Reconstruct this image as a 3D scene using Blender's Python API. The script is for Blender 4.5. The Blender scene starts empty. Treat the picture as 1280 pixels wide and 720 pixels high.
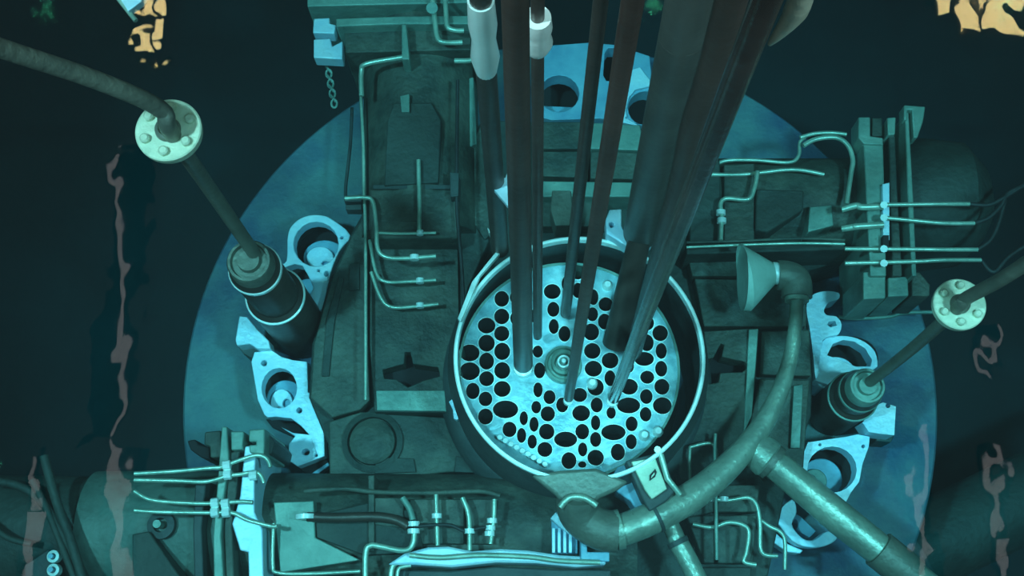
import bpy, bmesh, math, random
from mathutils import Vector, Matrix
from mathutils.geometry import delaunay_2d_cdt
random.seed(7)
S = bpy.context.scene
C = S.collection
PI = math.pi

# ------------------------------------------------------------------ camera
F = 1500.0                       # focal length in pixels of a 1280 wide frame
CAM = Vector((0, 0, 8.5))
down = Vector((25, -430, -F)).normalized()      # nadir direction in camera space
wz = -down
wy = (Vector((0, 1, 0)) - wz * wz.y).normalized()
wx = wy.cross(wz)
R = Matrix((wx, wy, wz))         # camera space -> world
cam_d = bpy.data.cameras.new('camera')
cam = bpy.data.objects.new('camera', cam_d)
C.objects.link(cam)
cam_d.sensor_width = 36.0
cam_d.lens = 36.0 * F / 1280.0
cam_d.clip_start = 0.05
cam_d.clip_end = 100
cam.matrix_world = Matrix.Translation(CAM) @ R.to_4x4()
S.camera = cam
S.view_settings.view_transform = 'Standard'
S.view_settings.look = 'None'
S.view_settings.gamma = 1
S.view_settings.exposure = 0.0

# ------------------------------------------------------------------ world and added key and fill lights
W = bpy.data.worlds.new('hall_air')
S.world = W
W.use_nodes = True
W.node_tree.nodes['Background'].inputs[0].default_value = (0.75, 0.64, 0.56, 1)
W.node_tree.nodes['Background'].inputs[1].default_value = 0.3

def area(name, loc, target, size, power, col):
    d = bpy.data.lights.new(name, 'AREA')
    d.size = size
    d.energy = power
    d.color = col
    o = bpy.data.objects.new(name, d)
    C.objects.link(o)
    o.location = loc
    o.rotation_euler = (Vector(target) - Vector(loc)).to_track_quat('-Z', 'Y').to_euler()
    return o
def spot(name, loc, target, power, col, ang, blend, soft):
    d = bpy.data.lights.new(name, 'SPOT'); d.energy = power; d.color = col
    d.spot_size = math.radians(ang); d.spot_blend = blend; d.shadow_soft_size = soft
    o = bpy.data.objects.new(name, d); C.objects.link(o)
    o.location = loc
    o.rotation_euler = (Vector(target) - Vector(loc)).to_track_quat('-Z', 'Y').to_euler()
    return o
spot('key_spot', (-4.6, .6, 12.3), (-.2, 2.0, 0.3), 4300, (0.88, 0.97, 1.0), 46, .85, .35)  # key light added at upper left, kept out of the water's reflection
spot('side_fill_spot', (4.6, -.6, 12.3), (.9, 1.6, 0.3), 3900, (0.88, 0.97, 1.0), 46, .9, .5)  # unseen fill added to brighten the right side
area('soft_front_fill', (.5, -4.4, 12.0), (0.3, 1.8, 0.5), 2.5, 260, (0.85, 0.97, 1.0))  # unseen soft fill added from the front
spot('core_fill_spot', (.1, -1.6, 11.5), (.24, 1.64, .85), 4200, (.8, .97, 1.0), 8.6, .45, .12)  # narrow beam added to brighten the core grid, in place of its glow

WATER_Z = 6.9
# ------------------------------------------------------------------ helpers
def P(x, y, z):
    """point at height z seen in the photograph at pixel x, y (1280 x 720)"""
    d = R @ Vector((x - 640, 360 - y, -F))
    t = (z - CAM.z) / d.z
    return CAM + d * t

def px(n, x, y, z):
    return (P(x + n, y, z) - P(x, y, z)).length

def smooth(pts, n=6):
    pts = [Vector(p) for p in pts]
    if len(pts) < 3: return pts
    out = []
    for i in range(len(pts) - 1):
        p0 = pts[max(i - 1, 0)]; p1 = pts[i]; p2 = pts[i + 1]; p3 = pts[min(i + 2, len(pts) - 1)]
        for k in range(n):
            t = k / n
            out.append(0.5 * ((2 * p1) + (p2 - p0) * t + (2 * p0 - 5 * p1 + 4 * p2 - p3) * t * t + (3 * p1 - p0 - 3 * p2 + p3) * t ** 3))
    out.append(pts[-1])
    return out

class MB:
    def __init__(s):
        s.v = []; s.f = []; s.m = []; s.sm = []
    def add(s, vs, fs, mi=0, sm=False):
        b = len(s.v)
        s.v += [Vector(v) for v in vs]
        for f in fs:
            s.f.append([i + b for i in f]); s.m.append(mi); s.sm.append(sm)
        return s
    def prism(s, pts, z0, z1, mi=0):
        """world polygon pts (x, y) between heights z0 and z1"""
        pts = [Vector((p[0], p[1])) for p in pts]
        A = sum(pts[i].x * pts[(i + 1) % len(pts)].y - pts[(i + 1) % len(pts)].x * pts[i].y for i in range(len(pts)))
        if A < 0: pts.reverse()
        n = len(pts)
        vs = [(p.x, p.y, z0) for p in pts] + [(p.x, p.y, z1) for p in pts]
        fs = [list(range(n))[::-1], list(range(n, 2 * n))]
        for i in range(n):
            j = (i + 1) % n
            fs.append([i, j, n + j, n + i])
        return s.add(vs, fs, mi)
    def slab(s, pp, z1, z0, holes=(), mi=0, rnd=0):
        """pixel polygon pp laid at height z1, walls straight down to z0, holes [(cx,cy,rx,ry)] or pixel polygons"""
        if rnd: pp = [tuple(q)[:2] for q in smooth([(a, b, 0) for a, b in pp] + [(pp[0][0], pp[0][1], 0)], rnd)][:-1]
        outer = [P(a, b, z1).xy for a, b in pp]
        if not holes: return s.prism(outer, z0, z1, mi)
        loops = [outer]
        for h in holes:
            if isinstance(h[0], (int, float)):
                cx, cy, rx, ry = h[:4]
                hp = [(cx + rx * math.cos(2 * PI * k / 20), cy + ry * math.sin(2 * PI * k / 20)) for k in range(20)]
            else:
                hp = h
            loops.append([P(a, b, z1).xy for a, b in hp])
        return s.cdt(loops, z1, z0, mi)
    def cdt(s, loops, z1, z0, mi=0):
        vs = []; es = []; area_ = []
        for lp in loops:
            b = len(vs); vs += [Vector(p) for p in lp]
            es += [(b + i, b + (i + 1) % len(lp)) for i in range(len(lp))]
        ov, oe, of, *_ = delaunay_2d_cdt(vs, es, [], 0, 1e-6)
        def inside(q, lp):
            c = False; n = len(lp)
            for i in range(n):
                a = lp[i]; b_ = lp[(i + 1) % n]
                if (a[1] > q[1]) != (b_[1] > q[1]) and q[0] < (b_[0] - a[0]) * (q[1] - a[1]) / (b_[1] - a[1]) + a[0]: c = not c
            return c
        keep = []
        for f in of:
            q = sum((ov[i] for i in f), Vector((0, 0))) / len(f)
            if inside(q, loops[0]) and not any(inside(q, l) for l in loops[1:]): keep.append(list(f))
        n = len(ov)
        fs = []
        cnt = {}
        for f in keep:
            A = sum(ov[f[i]].x * ov[f[(i + 1) % len(f)]].y - ov[f[(i + 1) % len(f)]].x * ov[f[i]].y for i in range(len(f)))
            if A < 0: f.reverse()
            fs.append([i + n for i in f]); fs.append(f[::-1])
            for i in range(len(f)):
                e = (f[i], f[(i + 1) % len(f)])
                cnt[e] = 1
        for (a, b) in cnt:
            if (b, a) not in cnt: fs.append([a, b, b + n, a + n])
        return s.add([(p.x, p.y, z0) for p in ov] + [(p.x, p.y, z1) for p in ov], fs, mi)
    def cyl(s, p0, p1, r0, r1=None, seg=24, mi=0, caps=True):
        return s.tube([p0, p1], [r0, r0 if r1 is None else r1], seg, mi, caps)
    def tube(s, pts, r, seg=12, mi=0, caps=True):
        pts = [Vector(p) for p in pts]
        n = len(pts)
        if isinstance(r, (int, float)): r = [r] * n
        if len(r) != n:      # radii given at even steps along the line
            q = r; r = []
            for i in range(n):
                t = i / (n - 1) * (len(q) - 1); k = min(int(t), len(q) - 2)
                r.append(q[k] + (q[k + 1] - q[k]) * (t - k))
        vs = []; prev = None
        for i, p in enumerate(pts):
            t = (pts[min(i + 1, n - 1)] - pts[max(i - 1, 0)])
            t = t.normalized() if t.length > 1e-9 else Vector((0, 0, 1))
            if prev is None:
                a = Vector((0, 0, 1)) if abs(t.z) < .9 else Vector((1, 0, 0))
                u = t.cross(a).normalized()
            else:
                u = (prev - t * prev.dot(t)).normalized()
            prev = u
            w = t.cross(u)
            for k in range(seg):
                a = 2 * PI * k / seg
                vs.append(p + (u * math.cos(a) + w * math.sin(a)) * r[i])
        fs = []
        for i in range(n - 1):
            for k in range(seg):
                k2 = (k + 1) % seg
                fs.append([i * seg + k, i * seg + k2, (i + 1) * seg + k2, (i + 1) * seg + k])
        s.add(vs, fs, mi, True)
        if caps:
            s.add(vs[:seg], [list(range(seg))[::-1]], mi); s.add(vs[-seg:], [list(range(seg))], mi)
        return s
    def lathe(s, c, prof, seg=40, mi=0, rx=1, ry=1):
        """profile [(r, z)] about the vertical axis through c"""
        vs = []
        for r, z in prof:
            for k in range(seg):
                a = 2 * PI * k / seg
                vs.append((c[0] + r * rx * math.cos(a), c[1] + r * ry * math.sin(a), z))
        fs = []
        for i in range(len(prof) - 1):
            for k in range(seg):
                k2 = (k + 1) % seg
                fs.append([i * seg + k, i * seg + k2, (i + 1) * seg + k2, (i + 1) * seg + k])
        return s.add(vs, fs, mi, False)
    def disc(s, c, r, z0, z1, seg=32, mi=0):
        return s.lathe(c, [(0.0001, z0), (r, z0), (r, z1), (0.0001, z1)], seg, mi)
    def ball(s, c, r, mi=0, sz=1):
        c = Vector(c)
        return s.lathe(c, [(max(r * math.sin(PI * k / 8), 1e-4), c.z - r * sz * math.cos(PI * k / 8)) for k in range(9)], 12, mi)

ORG = {}
def link(name, mb, mats, parent=None, bev=0, smooth_ang=None):
    o_ = ORG.get(parent.name, Vector((0, 0, 0))) if parent else None
    if not parent:
        xs = [v.x for v in mb.v]; ys = [v.y for v in mb.v]
        o_ = Vector(((min(xs) + max(xs)) / 2, (min(ys) + max(ys)) / 2, min(v.z for v in mb.v)))
    me = bpy.data.meshes.new(name)
    me.from_pydata([v - o_ for v in mb.v], [], mb.f)
    if not isinstance(mats, (list, tuple)): mats = [mats]
    for m in mats: me.materials.append(m)
    me.polygons.foreach_set('material_index', mb.m)
    bm = bmesh.new(); bm.from_mesh(me)
    bmesh.ops.remove_doubles(bm, verts=bm.verts, dist=2e-4)
    bmesh.ops.recalc_face_normals(bm, faces=bm.faces)
    for f in bm.faces: f.smooth = True
    for e in bm.edges:
        if len(e.link_faces) == 2 and e.calc_face_angle(0) > math.radians(38): e.smooth = False
    bm.to_mesh(me); bm.free()
    o = bpy.data.objects.new(name, me)
    C.objects.link(o)
    if parent:
        o.parent = parent
        ORG[o.name] = o_
    else:
        o.location = o_
        ORG[o.name] = o_
    if bev:
        b = o.modifiers.new('bevel', 'BEVEL'); b.width = bev; b.segments = 2; b.limit_method = 'ANGLE'; b.angle_limit = math.radians(40)
    return o

def thing(name, label, cat, loc, group=None):
    o = bpy.data.objects.new(name, None)
    C.objects.link(o)
    o.empty_display_size = .1
    o.location = loc
    ORG[o.name] = Vector(loc)
    return tag(o, label, cat, group)
def tag(o, label, cat, group=None):
    o['label'] = label; o['category'] = cat
    if group: o['group'] = group
    return o
def struct(name, mb, m):
    o = link(name, mb, m); o['kind'] = 'structure'; return o

def mat(name, c1, c2=None, rough=.55, metal=0, scale=3.0, detail=6, bump=.15, bscale=25, lo=.35, hi=.68, c3=None, spots=0.0):
    m = bpy.data.materials.new(name); m.use_nodes = True
    nt = m.node_tree; N = nt.nodes; L = nt.links
    b = N['Principled BSDF']
    b.inputs['Roughness'].default_value = rough
    b.inputs['Metallic'].default_value = metal
    geo = N.new('ShaderNodeNewGeometry')
    n1 = N.new('ShaderNodeTexNoise'); n1.inputs['Scale'].default_value = scale; n1.inputs['Detail'].default_value = detail; n1.inputs['Roughness'].default_value = .62
    L.new(geo.outputs['Position'], n1.inputs['Vector'])
    r = N.new('ShaderNodeValToRGB')
    r.color_ramp.elements[0].position = lo; r.color_ramp.elements[1].position = hi
    r.color_ramp.elements[0].color = (*c1, 1); r.color_ramp.elements[1].color = (*(c2 or c1), 1)
    L.new(n1.outputs['Fac'], r.inputs['Fac'])
    col = r.outputs['Color']
    if spots:
        n3 = N.new('ShaderNodeTexNoise'); n3.inputs['Scale'].default_value = 38; n3.inputs['Detail'].default_value = 2
        L.new(geo.outputs['Position'], n3.inputs['Vector'])
        r3 = N.new('ShaderNodeValToRGB'); r3.color_ramp.elements[0].position = .68; r3.color_ramp.elements[1].position = .74
        r3.color_ramp.elements[0].color = (0, 0, 0, 1); r3.color_ramp.elements[1].color = (spots, spots, spots, 1)
        L.new(n3.outputs['Fac'], r3.inputs['Fac'])
        mx = N.new('ShaderNodeMix'); mx.data_type = 'RGBA'
        L.new(r3.outputs['Color'], mx.inputs['Factor']); L.new(col, mx.inputs['A'])
        mx.inputs['B'].default_value = (*(c3 or (.03, .04, .04)), 1)
        col = mx.outputs['Result']
    L.new(col, b.inputs['Base Color'])
    if bump:
        n2 = N.new('ShaderNodeTexNoise'); n2.inputs['Scale'].default_value = bscale; n2.inputs['Detail'].default_value = 5
        L.new(geo.outputs['Position'], n2.inputs['Vector'])
        bp = N.new('ShaderNodeBump'); bp.inputs['Strength'].default_value = bump; bp.inputs['Distance'].default_value = .02
        L.new(n2.outputs['Fac'], bp.inputs['Height']); L.new(bp.outputs['Normal'], b.inputs['Normal'])
    return m

M = {}
M['plate'] = mat('blue_plate', (.035, .095, .165), (.13, .245, .24), .6, 0, 1.1, 12, .35, 30, lo=.4, hi=.62, spots=.45, c3=(.035, .09, .15))
M['green'] = mat('weathered_green', (.03, .052, .043), (.105, .128, .098), .6, .1, 2.4, 10, .6, 22, lo=.4, hi=.62, spots=.3)
M['green2'] = mat('weathered_green_dark', (.02, .04, .035), (.05, .075, .062), .65, .1, 2.2, 8, .5, 22)
M['teal'] = mat('pale_teal_metal', (.13, .24, .2), (.28, .42, .34), .5, .2, 3, 8, .3, 22, spots=.35)
M['light'] = mat('pale_cast_metal', (.55, .8, .95), (.8, .96, 1.0), .45, .15, 4, 6, .25, 30, spots=.15, c3=(.2, .3, .3))
M['grid'] = mat('bright_grid_metal', (.22, .44, .5), (.5, .75, .78), .35, .3, 9, 6, .3, 20)
M['lip'] = mat('bright_machined_edge', (.8, .95, .9), (.95, 1, .95), .3, .12, 6, 4, .1, 30)
M['rod'] = mat('dark_rod_metal', (.055, .044, .037), (.095, .073, .06), .45, .4, 3, 5, .15, 18)
M['rodg'] = mat('glossy_dark_rod', (.06, .06, .055), (.12, .115, .105), .22, .6, 3, 5, .1, 18)
M['rodl'] = mat('dull_grey_rod', (.075, .072, .062), (.12, .115, .1), .5, .3, 3, 5, .2, 18)
M['palet'] = mat('pale_teal_cone', (.35, .52, .44), (.5, .7, .6), .5, 0, 4, 8, .25, 22, spots=.3)
M['mid'] = mat('mid_teal_metal', (.07, .12, .1), (.16, .23, .19), .6, .1, 2.5, 9, .4, 22, spots=.3)
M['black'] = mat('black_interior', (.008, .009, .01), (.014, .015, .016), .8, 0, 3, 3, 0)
M['pipe'] = mat('dull_steel_pipe', (.24, .31, .25), (.44, .54, .42), .38, .45, 5, 8, .3, 24, spots=.3)
M['grey'] = mat('grey_steel', (.11, .13, .105), (.19, .21, .165), .5, .3, 5, 8, .35, 24)
M['cream'] = mat('cream_flange', (.5, .6, .44), (.74, .8, .6), .55, .1, 8, 8, .4, 26)
M['wire'] = mat('thin_bright_pipe', (.3, .43, .34), (.55, .7, .56), .35, .4, 6, 4, .1, 30)
M['cable'] = mat('black_cable', (.015, .02, .02), (.03, .04, .04), .6, 0, 6, 4, .1, 30)
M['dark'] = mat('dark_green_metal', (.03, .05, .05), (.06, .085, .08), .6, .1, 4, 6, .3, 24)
M['floor'] = mat('pool_liner', (.006, .010, .013), (.02, .028, .03), .6, 0, .7, 8, .25, 8)
M['wall'] = mat('pool_wall_liner', (.015, .02, .02), (.03, .04, .04), .6, 0, .7, 8, .25, 8)
M['blue'] = mat('blue_painted_metal', (.15, .36, .5), (.28, .55, .66), .5, .1, 4, 6, .2, 24)

def emis(name, col, st, scale=9, lo=.35, hi=.6):
    m = bpy.data.materials.new(name); m.use_nodes = True
    nt = m.node_tree; nt.nodes.remove(nt.nodes['Principled BSDF'])
    e = nt.nodes.new('ShaderNodeEmission'); e.inputs[0].default_value = (*col, 1); e.inputs[1].default_value = st
    nt.links.new(e.outputs[0], nt.nodes['Material Output'].inputs[0])
    return m
M['sodium'] = emis('warm_lamp_glow', (1, .80, .34), 34)
M['strip'] = emis('pinkish_tube_glow', (1, .93, .92), 3.4)

# ------------------------------------------------------------------ the pool
FZ = -2.5
m = MB(); m.prism([(-7, -4), (7, -4), (7, 9), (-7, 9)], FZ - .2, FZ); struct('floor', m, M['floor'])
for nm, a in (('wall_left', [(-7.2, -4), (-7, -4), (-7, 9), (-7.2, 9)]), ('wall_right', [(7, -4), (7.2, -4), (7.2, 9), (7, 9)]),
              ('wall_back', [(-7, 9), (7, 9), (7, 9.2), (-7, 9.2)]), ('wall_front', [(-7, -4.2), (7, -4.2), (7, -4), (-7, -4)])):
    m = MB(); m.prism(a, FZ - .2, WATER_Z + .9); struct(nm, m, M['wall'])

# water: surface that reflects the hall lamps, tinted and faintly hazy body
wm = bpy.data.materials.new('pool_water'); wm.use_nodes = True
nt = wm.node_tree; N = nt.nodes; L = nt.links
N.remove(N['Principled BSDF']); out = N['Material Output']
tr = N.new('ShaderNodeBsdfTransparent'); gl = N.new('ShaderNodeBsdfGlossy'); gl.inputs['Roughness'].default_value = .015
fr = N.new('ShaderNodeFresnel'); fr.inputs[0].default_value = 1.33
mx = N.new('ShaderNodeMixShader')
geo = N.new('ShaderNodeNewGeometry')
nz = N.new('ShaderNodeTexNoise'); nz.inputs['Scale'].default_value = 2.6; nz.inputs['Detail'].default_value = 4
L.new(geo.outputs['Position'], nz.inputs['Vector'])
bp = N.new('ShaderNodeBump'); bp.inputs['Strength'].default_value = .5; bp.inputs['Distance'].default_value = .006
L.new(nz.outputs['Fac'], bp.inputs['Height']); L.new(bp.outputs['Normal'], gl.inputs['Normal'])
L.new(fr.outputs[0], mx.inputs[0]); L.new(tr.outputs[0], mx.inputs[1]); L.new(gl.outputs[0], mx.inputs[2])
L.new(mx.outputs[0], out.inputs['Surface'])
va = N.new('ShaderNodeVolumeAbsorption'); va.inputs['Color'].default_value = (.11, .80, .865, 1); va.inputs['Density'].default_value = .17
vs_ = N.new('ShaderNodeVolumeScatter'); vs_.inputs['Color'].default_value = (.35, .9, 1, 1); vs_.inputs['Density'].default_value = .0035
ad = N.new('ShaderNodeAddShader'); L.new(va.outputs[0], ad.inputs[0]); L.new(vs_.outputs[0], ad.inputs[1])
L.new(ad.outputs[0], out.inputs['Volume'])
m = MB(); m.prism([(-6.99, -3.99), (6.99, -3.99), (6.99, 8.99), (-6.99, 8.99)], FZ + .01, WATER_Z)
wo = link('pool_water', m, wm); wo['kind'] = 'stuff'; tag(wo, 'clear teal pool water filling the whole tank above the reactor', 'water')

# hall lamps mirrored in the water surface
HZ = 12.0
def mirror(x, y):
    v = P(x, y, 2 * WATER_Z - HZ); return (v.x, v.y)
def lamp(name, label, cat, quads, mt, group=None, frame=True):
    c = mirror(*quads[0][0])
    t = thing(name, label, cat, (c[0], c[1], HZ), group)
    for q in quads:
        w = [mirror(*p) for p in q]
        m = MB(); m.prism(w, HZ, HZ + .02); link('pane', m, mt, t)
        xs = [p[0] for p in w]; ys = [p[1] for p in w]; e = .006
        m = MB(); m.prism([(min(xs) - e, min(ys) - e), (max(xs) + e, min(ys) - e), (max(xs) + e, max(ys) + e), (min(xs) - e, max(ys) + e)], HZ + .02, HZ + .05); link('housing', m, M['dark'], t)
def quad(x0, y0, x1, y1): return [(x0, y0), (x1, y0), (x1, y1), (x0, y1)]
lamp('hall_window_light', 'warm yellow paned hall light mirrored at upper left of the water', 'light',
     [quad(173, -30, 190, 28), quad(195, -30, 210, 26), quad(168, 46, 186, 68), quad(190, 40, 203, 62)], M['sodium'])
lamp('hall_floodlight', 'large warm yellow hall light mirrored at upper right of the water', 'light',
     [quad(1178, -30, 1195, 20), quad(1212, -30, 1238, 42), quad(1244, -20, 1275, 36)], M['sodium'])
lamp('hall_strip_lamp', 'long pinkish strip lamp mirrored down the left side, nearer the cylinder', 'light', [quad(149, 555, 168, 760), quad(153, 190, 161, 550)], M['strip'])
lamp('hall_strip_lamp', 'short pinkish strip lamp mirrored at the lower left corner', 'light', [quad(30, 645, 54, 760), quad(41, 560, 48, 642)], M['strip'])
lamp('hall_strip_lamp', 'pinkish strip lamp mirrored beside the right edge of the round plate', 'light', [quad(1143, 545, 1152, 760)], M['strip'])
lamp('hall_strip_lamp', 'wavy pinkish strip lamp mirrored near the lower right corner', 'light', [quad(1240, 560, 1248, 655), quad(1250, 658, 1264, 760), quad(1237, 400, 1242, 465)], M['strip'])

# ------------------------------------------------------------------ round support plate
a = P(228, 500, 0); b = P(1172, 500, 0); cc = (a + b) / 2; pr = (b - a).length / 2
top = P(720, 55, 0); cc.y = top.y - pr
PC = cc
t = thing('support_plate', 'large round blue plate lying under the whole reactor', 'plate', (cc.x, cc.y, -.12))
m = MB(); m.lathe(cc, [(.001, -.12), (pr - .03, -.12), (pr, -.09), (pr, -.015), (pr - .015, 0), (.001, 0)], 128); link('disc', m, M['plate'], t)
m = MB(); m.lathe(cc, [(pr - .6, FZ), (pr - .6, -.12), (pr - .66, -.12), (pr - .66, FZ)], 64); link('pedestal', m, M['dark'], t)

# ------------------------------------------------------------------ reactor housing
hb = P(700, 420, 0)
t = H = thing('reactor_housing', 'dark green angular metal housing surrounding the round core', 'housing', (hb.x, hb.y, 0))
rim_c = P(724, 445, 1.35); rim_r = px(156, 724, 445, 1.35)
def circle_loop(c, r, n=64): return [Vector((c[0] + r * math.cos(2 * PI * k / n), c[1] + r * math.sin(2 * PI * k / n))) for k in range(n)]
def part(name, pp, z1, z0, mt='green', holes=(), bev=.008, rnd=0, parent=None):
    m = MB(); m.slab(pp, z1, z0, holes, rnd=rnd); return link(name, m, M[mt], parent or H, bev)
base = [(412, 600), (410, 555), (386, 497), (390, 430), (412, 350), (440, 290), (456, 262), (575, 205), (602, 150), (680, 152), (800, 160), (900, 200), (1058, 225), (1058, 325), (1012, 338), (1018, 410), (1014, 520), (985, 600), (960, 720), (840, 760), (520, 760)]
m = MB(); m.cdt([[P(x, y, .45).xy for x, y in base], circle_loop(rim_c, rim_r + .05)], .45, 0.0); link('base_block', m, M['green2'], H, .01)
part('cheek_panel', [(388, 497), (392, 430), (414, 350), (441, 292), (456, 270), (462, 500), (450, 512), (415, 522)], .58, .45)
part('raised_strip', [(402, 470), (408, 400), (424, 345), (430, 348), (418, 402), (411, 470)], .6, .58, 'green2', bev=.003)
part('raised_strip', [(437, 330), (449, 328), (449, 362), (436, 363)], .6, .58, 'green2', bev=.003)
part('port_panel', [(412, 594), (411, 527), (450, 515), (561, 522), (578, 535), (605, 565), (660, 592), (560, 590), (510, 596)], .56, .45)
c = P(466, 553, .56)
m = MB(); m.lathe(c, [(px(38, 466, 553, .56), .55), (px(38, 466, 553, .56), .585), (px(31, 466, 553, .56), .6), (px(30, 466, 553, .56), .565)], 40); link('port_ring', m, M['green2'], H)
m = MB(); m.lathe(c, [(px(29, 466, 553, .56), .56), (px(28, 466, 553, .56), .6), (px(22, 466, 553, .56), .62), (.001, .63)], 40); link('port_cover', m, M['green'], H)
part('lower_rib', [(470, 572), (517, 573), (520, 590), (468, 592)], .585, .56, 'green2', bev=.004)
part('lower_rib', [(570, 570), (612, 578), (625, 592), (568, 590)], .585, .56, 'green2', bev=.004)
# left of the core: column under the upper tube, with its cross-shaped slot
cross = [(478, 462), (505, 455), (506, 440), (513, 440), (516, 455), (548, 459), (550, 470), (528, 476), (510, 484), (495, 474), (480, 473)]
m = MB(); m.slab([(463, 300), (572, 300), (574, 420), (560, 516), (468, 515), (462, 430)], .66, .45, [cross]); link('slotted_column', m, M['green'], H, .006)
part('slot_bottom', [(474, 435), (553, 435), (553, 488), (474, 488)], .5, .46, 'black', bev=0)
part('pale_skirt', [(470, 488), (556, 488), (558, 514), (471, 513)], .675, .66, 'teal', bev=.004)
part('side_plate', [(577, 262), (612, 300), (585, 360), (573, 420), (575, 300)], .62, .45, 'green2')
part('upper_plate', [(576, 200), (602, 155), (608, 180), (616, 290), (606, 300), (578, 258)], .64, .45)
# above the core
part('back_panel', [(676, 152), (735, 152), (735, 186), (676, 186)], .66, .45, 'green')
part('back_panel', [(738, 153), (800, 156), (806, 188), (738, 186)], .66, .45, 'teal')
part('back_panel', [(676, 189), (735, 189), (735, 222), (676, 220)], .64, .45, 'green')
part('back_panel', [(738, 189), (808, 191), (806, 224), (738, 223)], .64, .45, 'green')
part('pale_ledge', [(674, 226), (812, 228), (810, 246), (674, 246)], .72, .45, 'teal')
part('back_step', [(672, 249), (760, 249), (758, 283), (672, 283)], .6, .45, 'green')
part('bearing_block', [(690, 238), (714, 238), (716, 262), (712, 282), (694, 282), (688, 262)], .85, .6, 'grey')
# right of the core
part('right_panel', [(858, 312), (930, 312), (930, 345), (865, 345)], .6, .45, 'green')
part('right_panel', [(868, 348), (962, 350), (1008, 380), (1008, 408), (880, 408)], .58, .45, 'green')
nk = [(880, 450), (892, 447), (901, 429), (905, 431), (902, 446), (920, 450), (932, 452), (934, 460), (928, 465), (900, 466), (898, 478), (886, 480), (880, 470)]
m = MB(); m.slab([(880, 414), (948, 410), (944, 480), (938, 520), (915, 600), (850, 600), (846, 560), (882, 500)], .68, .45, [nk]); link('slotted_panel', m, M['green'], H, .006)
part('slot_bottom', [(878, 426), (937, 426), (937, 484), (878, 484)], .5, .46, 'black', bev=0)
part('right_rib', [(936, 412), (948, 411), (940, 520), (930, 540)], .71, .68, 'teal', bev=.004)
part('corner_panel', [(952, 414), (1012, 412), (1014, 470), (950, 468)], .56, .45, 'green')
part('corner_panel', [(950, 473), (1012, 475), (1004, 590), (960, 600), (930, 560)], .6, .45, 'green')
part('corner_fin', [(992, 482), (1004, 480), (1000, 560), (988, 560)], .64, .6, 'teal', bev=.004)
# lower right panels
part('lower_panel', [(838, 606), (892, 606), (892, 640), (838, 652)], .62, .45, 'green')
part('lower_panel', [(897, 606), (950, 606), (946, 640), (897, 640)], .62, .45, 'green')
part('lower_panel', [(858, 645), (893, 644), (893, 704), (880, 704)], .6, .45, 'green')
part('lower_panel', [(897, 644), (946, 644), (942, 704), (897, 704)], .6, .45, 'green')
part('lower_panel', [(876, 709), (940, 709), (936, 750), (878, 750)], .55, .45, 'green2')

# ------------------------------------------------------------------ beam tubes
def beam_axis(xa, ya, xb, yb, z): return P(xa, ya, z), P(xb, yb, z)
# upper one
p0, p1 = beam_axis(526, 520, 527, -180, .5); p0 = P(526, 300, .5)
dy = p1 - p0
t = U = thing('beam_tube', 'broad green beam tube running to the top edge of the picture', 'tube', (p0.x, p0.y, .12))
m = MB(); rr = px(71, 527, 120, .5); m.cyl(p0, p1, rr, seg=48); link('tube_shell', m, M['green'], U)
part('hatch', [(484, 150), (492, 128), (540, 128), (552, 150), (548, 228), (480, 232)], .93, .8, 'green2', parent=U, bev=.01)
part('hatch_rib', [(500, 120), (512, 117), (512, 140), (502, 140)], .96, .8, 'teal', parent=U, bev=.004)
part('side_rail', [(574, 100), (592, 96), (596, 180), (580, 186)], .7, .3, 'teal', parent=U)
part('side_rail', [(596, 60), (604, 60), (606, 96), (597, 96)], .75, .3, 'green', parent=U)
part('tube_saddle', [(461, 236), (574, 236), (573, 298), (463, 298)], .9, .45, 'green', parent=U, bev=.015)
part('saddle_groove', [(466, 231), (572, 231), (572, 236), (466, 236)], .91, .5, 'dark', parent=U, bev=.003)
# right one
p0, p1 = P(868, 262, .5), P(1290, 262, .5)
t = Rt = thing('beam_tube', 'green beam tube running right behind the bolted bar clamp', 'tube', (p0.x, p0.y, .1))
rr = px(64, 1000, 262, .5)
m = MB(); m.cyl(p0, P(1062, 262, .5), rr, seg=48); link('tube_shell', m, M['green'], Rt)
m = MB(); m.tube([P(1060, 258, .5), P(1150, 256, .5), P(1195, 256, .5), P(1222, 258, .5), P(1232, 258, .5)], [rr * .98, rr * 1.3, rr * 1.22, rr * .8, rr * .45], 48); link('end_sleeve', m, M['green2'], Rt)
for q, z in (([(862, 205), (900, 200), (902, 300), (862, 304)], .92), ([(945, 236), (1005, 238), (1004, 262), (960, 290), (944, 288)], .93)):
    part('side_patch', q, z, .7, 'green2', parent=Rt, bev=.01)
part('saddle_plate', [(905, 206), (943, 204), (943, 300), (905, 302)], .9, .6, 'green', parent=Rt)
part('lower_strip', [(858, 306), (1056, 300), (1056, 312), (858, 318)], .8, .45, 'green2', parent=Rt)
part('bolt_pad', [(1012, 258), (1040, 256), (1042, 282), (1010, 290)], .93, .7, 'teal', parent=Rt)
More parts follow.
